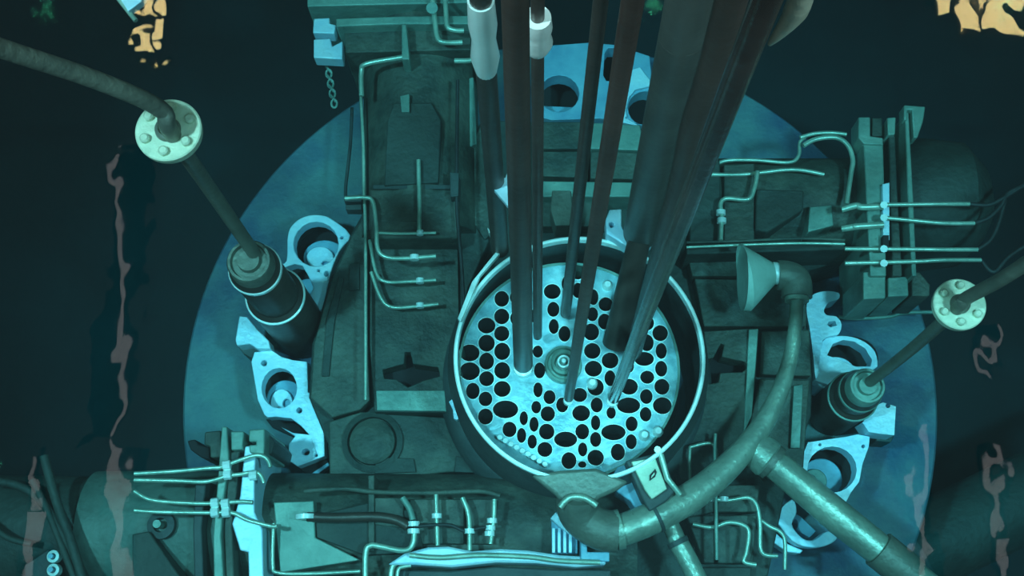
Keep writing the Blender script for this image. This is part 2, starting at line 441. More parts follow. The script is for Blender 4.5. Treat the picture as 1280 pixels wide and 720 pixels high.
# lower left one
p0, p1 = P(835, 672, .5), P(-60, 672, .5)
t = Lt = thing('beam_tube', 'wide green beam tube crossing the bottom left of the picture', 'tube', (p0.x, p0.y, .1))
rr = px(77, 500, 672, .5)
m = MB(); m.cyl(P(790, 672, .5), P(165, 668, .5), rr, seg=56); link('tube_shell', m, M['green'], Lt)
m = MB(); m.tube([P(292, 668, .5), P(262, 668, .5), P(200, 668, .5), P(120, 668, .5)], [rr * 1.0, rr * 1.03, rr * 1.02, rr * 1.02], 56); link('end_sleeve', m, M['mid'], Lt)
part('patch_panel', [(394, 644), (462, 628), (520, 640), (530, 690), (455, 694), (396, 672)], .96, .7, 'green2', parent=Lt, bev=.006)
part('patch_panel', [(468, 622), (505, 622), (505, 660), (468, 656)], .97, .7, 'green', parent=Lt, bev=.006)
for x0 in (512, 548, 584):
    part('patch_panel', [(x0, 624), (x0 + 32, 624), (x0 + 32, 680), (x0, 680)], .955, .7, 'green', parent=Lt, bev=.006)
part('cross_band', [(460, 594), (468, 594), (468, 690), (460, 690)], .99, .7, 'green', parent=Lt, bev=.006)
part('front_plate', [(342, 628), (392, 626), (394, 672), (450, 700), (350, 716)], .98, .75, 'teal', parent=Lt, bev=.006)
m = MB(); m.tube([P(124, 668, .5), P(40, 668, .5), P(-90, 668, .5)], [rr * .93, rr * .95, rr * .95], 56); link('outer_length', m, M['green2'], Lt)
c = P(203, 657, .93)
m = MB(); m.lathe(c, [(px(17, 203, 657, .93), .85), (px(17, 203, 657, .93), .97), (px(9, 203, 657, .93), .98), (px(9, 203, 657, .93), .9)], 24); link('port_collar', m, M['dark'], Lt)
m = MB(); m.disc(P(200, 656, .93), px(5, 203, 657, .93), .88, 1.0, 16); link('bolt', m, M['teal'], Lt)
part('side_shield', [(165, 668), (186, 664), (226, 722), (240, 760), (165, 760)], 1.02, .8, 'green2', parent=Lt)
# lower right one, in the dark
p0, p1 = P(1120, 700, -.9), P(1420, 555, -.9)
t = thing('beam_tube', 'dark beam tube at the lower right corner beyond the plate', 'tube', (p0.x, p0.y, -1.3))
m = MB(); m.cyl(p0, p1, .32, seg=36); link('tube_shell', m, M['green2'], t)
m = MB(); m.cyl(p0, P(1135, 692, -.9), .36, seg=36); link('collar', m, M['dark'], t)
# dark upper end of the right side
p0, p1 = P(-120, 650, -1.2), P(40, 770, -1.2)

# ------------------------------------------------------------------ clamps
def clamp_thing(label, loc): return thing('pipe_clamp', label, 'clamp', loc)
t = K = clamp_thing('pipe clamp of stacked pale bars across the top of the picture', P(490, 30, .9))
part('clamp_bar', [(384, -14), (598, -18), (598, 3), (384, 8)], 1.02, .3, 'teal', parent=K)
part('clamp_bar', [(420, 23), (500, 20), (596, 19), (596, 30), (500, 30), (420, 33)], 1.06, .3, 'teal', parent=K)
part('clamp_core', [(430, 36), (590, 34), (588, 62), (432, 66)], .96, .3, 'green', parent=K)
part('clamp_core', [(392, 10), (596, 5), (596, 18), (420, 22)], .8, .3, 'dark', parent=K)
part('clamp_lug', [(392, 23), (412, 22), (412, 29), (420, 31), (418, 42), (391, 41)], 1.0, .88, 'light', parent=K)
part('clamp_lug', [(392, 49), (413, 48), (415, 58), (428, 51), (428, 74), (392, 72)], 1.0, .88, 'light', parent=K)
part('clamp_strut', [(502, 30), (508, 30), (512, 74), (502, 74)], 1.1, .9, 'teal', parent=K)
m = MB(); m.tube(smooth([P(452, 120, 1.0), P(452, 90, 1.02), P(458, 80, 1.05), P(500, 72, 1.08), P(510, 70, 1.08)]), .018, 10); link('clamp_pipe', m, M['wire'], K)
m = MB(); m.tube(smooth([P(540, -10, 1.1), P(544, 30, 1.1), P(547, 48, 1.1), P(556, 53, 1.1), P(578, 53, 1.1)]), .018, 10); link('clamp_pipe', m, M['wire'], K)
m = MB(); m.tube(smooth([P(556, -10, 1.12), P(558, 22, 1.12), P(560, 34, 1.12), P(570, 38, 1.12), P(580, 38, 1.12)]), .018, 10); link('clamp_pipe', m, M['wire'], K)
m = MB(); m.tube(smooth([P(568, 76, 1.1), P(590, 75, 1.1), P(602, 66, 1.1)]), .018, 10); link('clamp_pipe', m, M['wire'], K)
m = MB(); m.cyl(P(540, 10, 1.0), P(540, 10, 1.16), .04, seg=12); link('clamp_bolt', m, M['teal'], K)

t = K = clamp_thing('pipe clamp of upright pale bars around the right beam tube', P(1100, 250, .9))
part('clamp_bar', [(1079, 178), (1104, 175), (1106, 250), (1108, 345), (1088, 345), (1083, 250)], 1.08, .3, 'teal', parent=K)
part('clamp_lug', [(1073, 146), (1088, 146), (1088, 170), (1104, 172), (1104, 181), (1080, 180), (1073, 172)], 1.1, .9, 'teal', parent=K)
part('clamp_lug', [(1090, 147), (1103, 147), (1103, 170), (1090, 170)], 1.04, .6, 'green', parent=K)
part('clamp_lug', [(1079, 340), (1107, 338), (1107, 373), (1079, 374)], 1.04, .5, 'teal', parent=K)
part('clamp_bar', [(1111, 168), (1119, 168), (1122, 240), (1128, 345), (1116, 345), (1113, 250)], 1.02, .3, 'green', parent=K)
part('clamp_lug', [(1109, 147), (1120, 146), (1119, 168), (1110, 169)], 1.06, .5, 'teal', parent=K)
part('clamp_lug', [(1110, 347), (1135, 345), (1136, 370), (1110, 371)], 1.0, .5, 'teal', parent=K)
part('clamp_bar', [(1131, 140), (1136, 140), (1142, 250), (1146, 345), (1140, 345), (1135, 250)], 1.1, .3, 'teal', parent=K)
part('clamp_lug', [(1130, 131), (1157, 133), (1154, 152), (1147, 172), (1142, 172), (1140, 137), (1134, 137), (1134, 150), (1130, 150)], 1.12, 1.0, 'teal', parent=K)
part('clamp_lug', [(1140, 340), (1150, 340), (1163, 356), (1162, 370), (1140, 370)], .96, .5, 'green', parent=K)
part('clamp_gap', [(1103, 230), (1112, 228), (1112, 300), (1104, 300)], 1.12, 1.0, 'light', parent=K, bev=.004)
part('clamp_gap', [(1104, 294), (1111, 294), (1111, 312), (1104, 312)], 1.14, 1.0, 'black', parent=K, bev=0)
for i, (y0, y1, xa, xb) in enumerate(((256, 255, 1103, 1212), (272, 279, 1103, 1218), (311, 312, 1056, 1222), (329, 325, 1056, 1226))):
    m = MB(); m.tube(smooth([P(xa, y0, 1.16), P(1140, (y0 + y1) / 2, 1.16), P(1180, y1, 1.16), P(xb, y1, 1.14)]), .014, 10); link('tie_rod', m, M['wire'], K)
    m = MB(); m.cyl(P(1105, y0, 1.08), P(1105, y0, 1.2), .024, seg=8); link('nut', m, M['lip'], K)
m = MB(); m.tube(smooth([P(1052, 286, 1.12), P(1066, 284, 1.14), P(1072, 283, 1.15), P(1104, 281, 1.15)]), .022, 10); link('tie_rod', m, M['wire'], K)
m = MB(); m.tube(smooth([P(1052, 262, 1.12), P(1070, 257, 1.14), P(1078, 259, 1.15), P(1104, 258, 1.15)]), .022, 10); link('tie_rod', m, M['wire'], K)

t = K = clamp_thing('pipe clamp of pale bars around the lower left beam tube', P(300, 640, .9))
part('clamp_bar', [(277, 533), (284, 533), (286, 575), (280, 620), (276, 670), (282, 760), (268, 760), (266, 670), (272, 600)], 1.08, .3, 'teal', parent=K)
part('clamp_bar', [(288, 565), (300, 563), (296, 610), (290, 660), (294, 760), (284, 760), (280, 660), (284, 600)], 1.04, .3, 'green', parent=K)
part('clamp_bar', [(306, 558), (320, 556), (318, 600), (318, 640), (328, 662), (330, 760), (312, 760), (310, 690), (300, 688), (290, 655), (300, 620)], 1.1, .3, 'light', parent=K)
part('clamp_lug', [(288, 539), (305, 539), (303, 562), (289, 563)], 1.12, .5, 'teal', parent=K)
part('clamp_lug', [(311, 537), (331, 536), (330, 568), (312, 566), (311, 556), (320, 556), (320, 552), (311, 552)], 1.14, .5, 'teal', parent=K)
part('clamp_lug', [(256, 540), (276, 538), (277, 572), (263, 572), (262, 558), (255, 556)], 1.0, .4, 'green', parent=K)
part('clamp_lug', [(331, 536), (343, 552), (340, 566), (332, 570)], 1.0, .4, 'dark', parent=K)
part('clamp_lug', [(234, 551), (244, 549), (248, 556), (262, 559), (262, 574), (250, 571), (238, 562)], .9, .3, 'black', parent=K)
part('clamp_bar', [(244, 600), (258, 600), (252, 660), (256, 760), (244, 760), (241, 660)], 1.03, .5, 'dark', parent=K)
for pts in ([(168, 592), (220, 589), (262, 585), (276, 584), (300, 575), (322, 569), (334, 574), (338, 584)],
            [(168, 600), (220, 601), (258, 602), (284, 595), (300, 593), (318, 590), (326, 594), (330, 604)],
            [(168, 614), (190, 625), (240, 629), (270, 629), (300, 627), (316, 628)],
            [(168, 638), (200, 640), (262, 641), (290, 641), (310, 650), (340, 658), (346, 657)]):
    m = MB(); m.tube(smooth([P(x, y, 1.16) for x, y in pts]), .013, 10); link('tie_rod', m, M['wire'], K)
for x, y in ((283, 582), (284, 594), (268, 629), (281, 630), (282, 641), (268, 641), (316, 595)):
    m = MB(); m.cyl(P(x - 4, y, 1.17), P(x + 5, y - 1, 1.17), .03, seg=8); link('nut', m, M['lip'], K)

# ------------------------------------------------------------------ core vessel
V = thing('core_vessel', 'round reactor core tank with a perforated grid plate inside', 'vessel', (rim_c.x, rim_c.y, .2))
rc = rim_c
grid_c_ = P(711, 461, .85); grid_r_ = px(138, 711, 461, .85)
m = MB(); m.lathe(rc, [(rim_r + .06, .2), (rim_r + .06, 1.12), (rim_r, 1.3), (rim_r, 1.33), (rim_r - .015, 1.33), (rim_r - .015, 1.29), (rim_r + .045, 1.1), (rim_r + .045, .2)], 96); link('tank_wall', m, M['dark'], V)
m = MB(); m.lathe(rc, [(rim_r + .008, 1.30), (rim_r + .008, 1.35), (rim_r, 1.358), (rim_r - .014, 1.358), (rim_r - .018, 1.35), (rim_r - .018, 1.30)], 96); link('rim', m, M['lip'], V)
m = MB(); m.lathe(rc, [(rim_r + .15, .5), (rim_r + .15, .62), (rim_r + .11, .68), (rim_r + .05, .7)], 96); link('outer_skirt', m, M['dark'], V)
m = MB(); m.lathe(grid_c_, [(grid_r_ + .004, .3), (grid_r_ + .004, .862), (grid_r_ - .012, .862), (grid_r_ - .012, .3)], 96); link('inner_shroud', m, M['teal'], V)
GZ = .85
grid_c = P(711, 461, GZ); grid_r = px(138, 711, 461, GZ)
holes = []
for X, Y, rx, ry in [(278,338,35,38),(208,376,38,36),(278,417,33,34),(210,458,38,34),(278,494,33,33),(134,500,40,36),(210,537,35,36),(280,574,34,37),(134,581,42,36),(210,618,32,36),(280,660,34,36),(134,663,43,38),(210,697,32,32),(493,225,50,35),(505,305,36,32),(510,385,26,32),(512,462,22,32),(507,538,22,28),(620,215,28,34),(570,270,22,34),(572,345,20,34),(620,300,24,33),(560,495,26,34),(690,330,22,34),(685,407,25,30),(745,362,30,30),(740,440,28,34),(680,487,34,36),(685,572,35,34),(765,615,36,34),(690,652,37,34),(410,415,28,28),(440,575,22,26),(448,660,24,34),(990,492,33,34),(930,535,30,36),(995,572,24,34),(995,652,26,34),(918,608,42,30),(932,690,30,28),(852,640,20,28),(395,330,14,30)]:
    holes.append((550 + X / 3.6, 280 + Y / 3.6, rx / 3.6, ry / 3.6))
for X, Y, rx, ry in [(148,212,30,36),(205,248,30,32),(280,203,36,34),(295,295,54,38),(205,327,32,34),(313,385,30,33),(377,335,18,30),(367,412,20,32),(423,362,20,32),(415,440,20,30),(433,285,22,28),(441,207,20,32),(493,240,26,30),(485,315,32,34),(480,395,33,34),(472,475,32,32),(565,430,50,34),(580,525,32,36),(550,275,26,32),(635,312,38,34),(628,230,32,30),(640,395,30,34),(700,430,24,32),(642,475,20,30),(700,512,35,34),(640,543,18,14),(705,275,26,32),(700,195,35,36),(700,355,20,32),(780,398,52,34),(800,487,30,36),(860,440,24,32),(862,360,26,32),(848,277,50,34),(925,317,25,31),(928,237,27,32),(930,155,30,33),(998,193,32,34),(1000,278,40,36),(850,193,38,34),(765,155,24,34),(833,118,22,26),(770,310,20,26)]:
    holes.append((550 + X / 3.6, 430 + Y / 3.6, rx / 3.6, ry / 3.6))
# extra channels that stand partly behind the guide tubes
holes += [(645, 372, 8, 9), (646, 398, 8, 9), (650, 424, 8, 9), (780, 360, 8, 9), (800, 378, 8, 9), (808, 404, 9, 9)]
ok = []
for h in holes:          # neighbours keep a web of metal between them
    for g in ok:
        d = math.hypot((h[0] - g[0]), (h[1] - g[1]))
        if d < 9: break
    else: ok.append([h[0], h[1], h[2] * 1.06, h[3] * 1.06])
for it in range(4):
    for i, h in enumerate(ok):
        for g in ok[:i]:
            dx, dy_ = h[0] - g[0], h[1] - g[1]; d = math.hypot(dx, dy_)
            ra = lambda q: 1 / math.sqrt((dx / d / q[2]) ** 2 + (dy_ / d / q[3]) ** 2)
            ov = ra(h) + ra(g) + 1.0 - d
            if ov > 0:
                s_ = (d - 1.0) / (ra(h) + ra(g))
                for q in (h, g): q[2] *= s_; q[3] *= s_
holes = [h for h in ok if (P(h[0], h[1], GZ).xy - grid_c.xy).length + px(max(h[2], h[3]), 700, 450, GZ) < grid_r + .012]
hub_c = P(704, 457, GZ); hub_r = px(19, 704, 457, GZ)
holes = [h for h in holes if math.hypot((h[0] - 704) / (19 + h[2]), (h[1] - 457) / (25 + h[3])) > .99]
loops = [circle_loop(grid_c, grid_r, 96)]
for h in holes:
    n = 24
    loops.append([P(h[0] + h[2] * math.cos(2 * PI * k / n), h[1] + h[3] * math.sin(2 * PI * k / n), GZ).xy for k in range(n)])
m = MB(); m.cdt(loops, GZ, GZ - .02); link('grid_plate', m, M['grid'], V)
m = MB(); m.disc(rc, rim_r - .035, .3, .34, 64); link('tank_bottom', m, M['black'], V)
ch = None
for h in holes:
    c0 = P(h[0], h[1], GZ); ax = (P(h[0] + h[2], h[1], GZ) - c0).length; ay = (P(h[0], h[1] + h[3], GZ) - c0).length
    if ch is None:
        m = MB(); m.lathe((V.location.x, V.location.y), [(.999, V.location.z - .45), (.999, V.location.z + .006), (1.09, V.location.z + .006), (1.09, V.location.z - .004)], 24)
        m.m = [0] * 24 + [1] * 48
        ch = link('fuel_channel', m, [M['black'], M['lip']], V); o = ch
    else:
        o = ch.copy(); C.objects.link(o); o.parent = V
    o.location = c0 - V.location
    o.scale = (ax, ay, 1)
# hub
hub = link('hub', MB().lathe(hub_c, [(hub_r * 1.25, GZ), (hub_r * 1.2, GZ + .06), (hub_r * 1.05, GZ + .07), (hub_r * 1.0, GZ + .03), (hub_r * .8, GZ + .03), (hub_r * .78, GZ + .1), (hub_r * .6, GZ + .11), (hub_r * .5, GZ + .05), (.001, GZ + .05)], 40), M['teal'], V)
link('hub_ring', MB().lathe(hub_c, [(hub_r * .42, GZ + .05), (hub_r * .42, GZ + .13), (hub_r * .3, GZ + .13), (hub_r * .3, GZ + .06)], 24), M['lip'], hub)
link('hub_pin', MB().disc(hub_c, hub_r * .14, GZ + .04, GZ + .15, 16), M['lip'], hub)
for x, y in ((759, 358), (660, 372), (805, 545), (822, 540), (652, 360), (740, 480)):
    link('locating_pin', MB().lathe(P(x, y, GZ), [(.035, GZ - .02), (.035, GZ + .03), (.02, GZ + .06), (.001, GZ + .06)], 16), M['lip'], V)
for k in range(9):   # bolts along the lower left wall of the tank
    x = 625 + k * 7; y = 548 + k * 4.2 
    link('edge_bolt', MB().disc(P(x, y, GZ), .017, GZ - .01, GZ + .05, 8), M['lip'], V)
# brackets on the rim
def bracket_part(nm, pp, z1, z0, mt, parent, **k): return part(nm, pp, z1, z0, mt, parent=parent, **k)
part('rim_lug', [(762, 262), (777, 261), (777, 282), (784, 300), (806, 302), (812, 294), (818, 292), (816, 303), (808, 308), (782, 307), (758, 292), (757, 275)], 1.45, 1.3, 'light', [(764.5, 281, 3, 3.4)], .006, parent=V)
part('rim_guide', [(629, 312), (600, 345), (576, 402), (572, 398), (590, 352), (622, 312)], 1.39, 1.34, 'lip', parent=V, bev=.003)
part('rim_guide', [(609, 284), (612, 287), (630, 312), (627, 314), (615, 300)], 1.42, 1.34, 'lip', parent=V, bev=.003)

# ------------------------------------------------------------------ guide tubes standing in the core
def vertical_top(xb, yb, zb, yt):
    """height at which the plumb line through pixel xb,yb at zb crosses picture row yt"""
    q = P(xb, yb, zb); lo, hi = zb, 8.2
    for _ in range(40):
        mid = (lo + hi) / 2
        dvec = R.transposed() @ (Vector((q.x, q.y, mid)) - CAM)
        yy = 360 - dvec.y / -dvec.z * F
        if yy > yt: lo = mid
        else: hi = mid
    return lo
def guide(label, xb, yb, xt, wb, wt, mt='rod', zb=1.0, yt=0, tip=0, name='guide_tube', cat='tube', kinks=(), extra=True, group=None, top=None):
    zt = vertical_top(xb, yb, zb, yt)
    b_ = P(xb, yb, zb); t_ = P(xt, yt, zt)
    if top: t_ = top
    rb = px(wb / 2, xb, yb, zb); rt = px(wt / 2, xt, yt, zt)
    T = thing(name, label, cat, b_ - Vector((0, 0, tip)), group)
    pts = [b_ + (t_ - b_) * k / 10 for k in range(11)]; rs = [rb + (rt - rb) * k / 10 for k in range(11)]
    for k, dx in kinks: pts[k] = pts[k] + Vector((dx, 0, 0))
    d = (t_ - b_).normalized()
    if extra:
        L_ = (7.6 - t_.z) / d.z
        pts.append(t_ + d * L_); rs.append(rt)
    m = MB(); m.tube(smooth(pts, 3), [rs[min(int(i / 3), len(rs) - 1)] + (rs[min(int(i / 3) + 1, len(rs) - 1)] - rs[min(int(i / 3), len(rs) - 1)]) * (i % 3) / 3 for i in range(3 * (len(pts) - 1) + 1)], 28)
    link('tube_body', m, M[mt], T)
    if tip:
        m = MB(); m.tube([b_, b_ - d * tip * .4, b_ - d * tip], [rb, rb * .55, rb * .3], 20); link('tapered_tip', m, M[mt], T)
        m = MB(); m.lathe(b_ - d * tip, [(rb * .3, GZ + .01), (rb * 1.1, GZ + .01), (rb * 1.0, GZ + .05), (rb * .4, GZ + .06)], 20); link('seat_ring', m, M['lip'], T)
    return T, pts, d
g1 = guide('thick dark guide tube rising from the left half of the core', 654, 455, 644, 24, 36, zb=.98, tip=.18)
g2 = guide('thin dark rod close beside the right of the thick left tube', 672, 420, 672, 11, 18, 'rod', kinks=())
g3 = guide('straight dark tube leftmost of the tubes, passing the rim at upper left', 625, 312, 601, 22, 29, zb=1.3, extra=True)
g4 = guide('narrow dark tube leftmost of the pair over the core centre', 707, 392, 751, 13, 20, zb=.9)
g5 = guide('narrow dark tube running down to the core just beside the hub', 711, 497, 791, 12, 30, zb=.98, tip=.18)
g9 = guide('widest dark tube with rounded lower end inside the pale rim lug', 801, 291, 862, 44, 62, 'rodl', zb=1.46)
g6 = guide('medium dark stub tube standing between hub and glossy tube, under the widest one', 770, 430, 797, 34, 36, zb=.95, yt=298, extra=False, top=g9[1][0] + g9[2] * .12)
g7 = guide('dark tube squeezed between the widest tube and the glossy one', 792, 440, 914, 20, 42, zb=.9, kinks=((8, -.01),))
g8 = guide('glossy dark tube rightmost of the tubes with a curved collar', 767, 498, 958, 14, 40, 'rodg', zb=.98, tip=.18)
# collar at the top of g8
T, pts, d = g8
cpt = pts[10] - d * .12
m = MB(); m.tube(smooth([cpt + Vector((.05, 0, -.1)), cpt + Vector((.085, .01, .05)), cpt + Vector((.075, .02, .22)), cpt + Vector((.05, .02, .4))]), [.006, .03, .03, .03], 16); link('curved_collar', m, M['pipe'], T)
# fitting seen on thick tube
for G, f0, f1, w_ in ((g3, .80, 1.0, .062), (g2, .925, .975, .05)):
    T, pts, d = G
    a_ = pts[0] + (pts[10] - pts[0]) * f0; b_ = pts[0] + (pts[10] - pts[0]) * f1
    m = MB(); m.tube([a_, a_ + (b_ - a_) * .25, a_ + (b_ - a_) * .5, a_ + (b_ - a_) * .7, b_], [w_ * .7, w_, w_ * .8, w_ * .95, w_ * .85], 20); link('bright_sleeve', m, M['lip'], T)
T, pts, d = g3
q = P(622, 232, 2.0)
m = MB(); m.slab([(606, 223), (622, 226), (632, 222), (637, 206), (637, 260)], 2.5, 2.46); link('seat_bracket', m, M['light'], T)
T, pts, d = g7
for x, y, z in ((891, 140, 3.9), (867, 178, 3.6), (846, 190, 3.3), (871, 195, 3.5)):
    pass

# ------------------------------------------------------------------ tall rods with bolted flange and canister
def rod_flange(label, cx, cy, z, r, rod_pts, rod_r, nb=6):
    c = P(cx, cy, z)
    T = thing('flanged_rod', label, 'rod', P(*rod_pts[0]))
    link('flange', MB().lathe(c, [(.001, z - .05), (r * .97, z - .05), (r, z - .03), (r, z - .005), (r * .96, z), (.001, z)], 48), M['cream'], T)
    for k in range(nb):
        a = 2 * PI * k / nb + .45
        q = (c.x + r * .72 * math.cos(a), c.y + r * .72 * math.sin(a))
        link('bolt', MB().lathe(q, [(r * .15, z - .01), (r * .15, z + .02), (r * .1, z + .028), (.001, z + .028)], 12), M['cream'], T)
    link('hub_collar', MB().lathe(c, [(rod_r * 1.5, z), (rod_r * 1.4, z + .02), (rod_r, z + .03)], 28), M['grey'], T)
    m = MB(); m.tube(smooth([P(*p) for p in rod_pts], 5), rod_r, 24); link('rod', m, M['grey'], T)
    return T
rod_flange('long rod at upper left with round bolted flange halfway', 210, 162, 3.47, .152, [(320, 320, 1.75), (265, 240, 2.55), (214, 166, 3.5), (200, 136, 3.66), (120, 100, 3.95), (0, 60, 4.3), (-90, 28, 4.6)], .04)
rod_flange('shorter rod at the right edge with cream bolted flange', 1200, 380, 2.67, .132, [(1084, 480, .95), (1140, 436, 1.75), (1198, 384, 2.7), (1206, 374, 2.78), (1250, 350, 3.1), (1300, 318, 3.4), (1360, 282, 3.9)], .034)
def canister(label, cx, cy, zt, r, zm, r2, bright):
    c = P(cx, cy, zt)
    T = thing('shielding_canister', label, 'canister', (c.x, c.y, .02))
    link('body', MB().lathe(c, [(.001, .02), (r2, .02), (r2, zm), (r * 1.02, zm + .03), (r * 1.02, zt - .11), (r * .9, zt - .06), (.001, zt - .06)], 48), M['rod'], T)
    link('lower_ring', MB().lathe(c, [(r2 * .98, zm - .03), (r2 * 1.02, zm - .01), (r2 * 1.02, zm + .008), (r2 * .96, zm + .012)], 48), M[bright], T)
    link('upper_ring', MB().lathe(c, [(r, zt - .15), (r * 1.06, zt - .15), (r * 1.07, zt - .12), (r, zt - .11)], 48), M[bright], T)
    link('cap', MB().lathe(c, [(r * .9, zt - .06), (r * .88, zt + .03), (r * .82, zt + .05), (r * .72, zt + .05), (r * .68, zt + .02), (r * .45, zt + .02), (r * .42, zt + .06), (.001, zt + .06)], 48), M['grey'] if bright == 'lip' else M['teal'], T)
    return T
canister('tall dark canister with bright rings standing on the left of the plate', 313, 329, 1.74, .152, 1.02, .192, 'lip')
canister('short dark canister with pale cap standing right of the housing', 1082, 484, .94, .132, .62, .165, 'teal')

# ------------------------------------------------------------------ ring brackets around the plate
def bracket(label, plates, ref, group='pale ring brackets around the plate'):
    T = thing('ring_bracket', label, 'bracket', P(ref[0], ref[1], .02), None)
    for nm, pp, z1, z0, mt, holes_, rnd in plates:
        m = MB(); m.slab(pp, z1, z0, holes_, rnd=rnd); link(nm, m, M[mt], T, .006)
    return T
def ell(cx, cy, rx, ry, n=28, a0=0, a1=360):
    return [(cx + rx * math.cos(math.radians(a0 + (a1 - a0) * k / n)), cy + ry * math.sin(math.radians(a0 + (a1 - a0) * k / n))) for k in range(n + (a1 - a0 < 360))]
bracket('pale bracket with a round hole beside the top of the left canister', [
    ('ring_plate', [(359, 300), (362, 286), (372, 275), (386, 269), (402, 269), (415, 274), (438, 294), (424, 314), (412, 345), (404, 384), (394, 386), (378, 378), (360, 366), (352, 352), (350, 332), (358, 326)], .42, .3, 'light',
     [(395, 305, 28, 28), [(356, 334), (368, 330), (378, 332), (386, 346), (392, 360), (386, 372), (366, 368), (356, 352)], (427, 297, 2, 2), (408, 342, 3, 3.5), (398, 338, 1.8, 1.8)], 3),
    ('inner_disc', ell(406, 322, 27, 22), .2, .12, 'blue', (), 0),
    ('disc_lug', ell(400, 322, 17, 14), .24, .2, 'light', ((407, 329, 5, 2.6),), 0),
    ('hole_shade', ell(397, 310, 33, 36), .09, .03, 'black', (), 0), ('hole_shade', ell(375, 354, 26, 30), .085, .03, 'black', (), 0),  # black discs laid under the bracket holes stand in for deep shade
    ('lower_disc', ell(388, 366, 24, 18), .18, .1, 'blue', (), 0),
    ('stand', ell(395, 305, 31, 31), .3, .02, 'dark', [(395, 305, 29, 29)], 0)], (395, 320))
bracket('pale double ring bracket below the left canister', [
    ('ring_plate', [(314, 452), (318, 440), (340, 438), (352, 446), (366, 450), (384, 452), (385, 490), (404, 505), (406, 570), (372, 583), (360, 575), (361, 555), (369, 545), (361, 540), (338, 525), (330, 518), (322, 500)], .42, .3, 'light',
     [(349, 485, 22, 25), (330, 454, 3.6, 3.6), (374, 513, 3.5, 3.5), [(333, 522), (345, 521), (364, 523), (376, 532), (386, 543), (366, 541), (340, 528)], (382, 565, 5, 4), (395, 569, 2, 2)], 0),
    ('inner_disc', ell(357, 500, 24, 25), .2, .1, 'blue', (), 0),
    ('hole_shade', ell(352, 492, 28, 33), .09, .03, 'black', (), 0), ('hole_shade', [(332, 524), (345, 523), (372, 530), (392, 552), (366, 546), (340, 534)], .09, .03, 'black', (), 0),
    ('disc_lug', ell(352, 504, 14, 18), .24, .2, 'light', ((358, 504, 4.5, 5.5),), 0),
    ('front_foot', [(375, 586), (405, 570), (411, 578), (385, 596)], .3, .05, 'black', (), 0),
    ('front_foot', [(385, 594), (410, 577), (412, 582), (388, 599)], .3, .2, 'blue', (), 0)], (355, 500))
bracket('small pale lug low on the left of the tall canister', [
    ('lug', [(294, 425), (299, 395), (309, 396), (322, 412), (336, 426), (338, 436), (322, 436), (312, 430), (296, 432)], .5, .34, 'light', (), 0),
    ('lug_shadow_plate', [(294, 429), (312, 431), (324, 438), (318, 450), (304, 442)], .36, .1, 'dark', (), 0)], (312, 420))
bracket('pale curved bracket at the top right, left of the right clamp', [
    ('ring_plate', [(1012, 410), (1008, 385), (1014, 370), (1030, 364), (1048, 366), (1048, 374), (1036, 378), (1030, 388), (1034, 394), (1046, 396), (1052, 406), (1048, 418), (1038, 420), (1030, 424), (1026, 440), (1022, 470), (1019, 470), (1016, 440)], .5, .3, 'light', [[(1036, 402), (1044, 401), (1046, 407), (1038, 409), (1034, 406)], (1030, 427, 2, 2)], 3)], (1030, 395))
bracket('pale bracket ring half hidden behind the short right canister', [
    ('ring_plate', [(1018, 475), (1022, 440), (1030, 425), (1045, 420), (1065, 421), (1082, 428), (1094, 440), (1097, 456), (1092, 462), (1060, 485), (1040, 482)], .44, .3, 'light',
     [[(1034, 444), (1041, 430), (1054, 425), (1068, 427), (1082, 436), (1090, 450), (1088, 458), (1070, 458), (1050, 450)]], 3),
    ('hole_shade', ell(1062, 448, 36, 28), .09, .03, 'black', (), 0),
    ('inner_disc', ell(1044, 468, 26, 22), .38, .1, 'light', (), 0)], (1055, 450))
bracket('pale bracket with a large open ring right of the housing', [
    ('ring_plate', [(1010, 553), (1030, 550), (1058, 546), (1072, 543), (1087, 546), (1086, 558), (1078, 580), (1074, 602), (1064, 615), (1056, 630), (1050, 636), (1036, 650), (1030, 640), (1002, 612), (998, 596), (1001, 575)], .44, .3, 'light',
     [(1040, 587, 31, 29), (1079, 558, 2.4, 2.4), (1025, 556, 2, 2)], 0),
    ('inner_disc', ell(1026, 600, 27, 27), .22, .1, 'blue', (), 0),
    ('hole_shade', ell(1038, 590, 37, 35), .09, .03, 'black', (), 0),
    ('disc_lug', ell(1018, 602, 16, 16), .26, .22, 'teal', ((1015, 598, 4, 3.5),), 0),
    ('end_lug', [(1078, 528), (1096, 506), (1104, 503), (1120, 508), (1118, 544), (1098, 542), (1086, 540)], .55, .35, 'light', ((1110, 507, 3, 3),), 0),
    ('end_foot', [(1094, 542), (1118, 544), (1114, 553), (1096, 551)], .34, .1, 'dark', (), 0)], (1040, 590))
bracket('pale hooked bracket under the diagonal pipe at the lower right', [
    ('ring_plate', [(966, 646), (990, 624), (996, 640), (990, 655), (998, 668), (1008, 675), (1020, 674), (1034, 664), (1046, 669), (1044, 676), (1030, 683), (1010, 684), (990, 676)], .44, .3, 'light', (), 3),
    ('inner_disc', [(990, 640), (1000, 645), (1020, 664), (1012, 672), (998, 664), (990, 652)], .3, .1, 'blue', ((994, 655, 3.5, 6),), 0),
    ('lower_hook', [(956, 662), (958, 658), (972, 668), (985, 680), (1004, 688), (1000, 692), (984, 690), (966, 678)], .34, .2, 'light', (), 0)], (1000, 665))
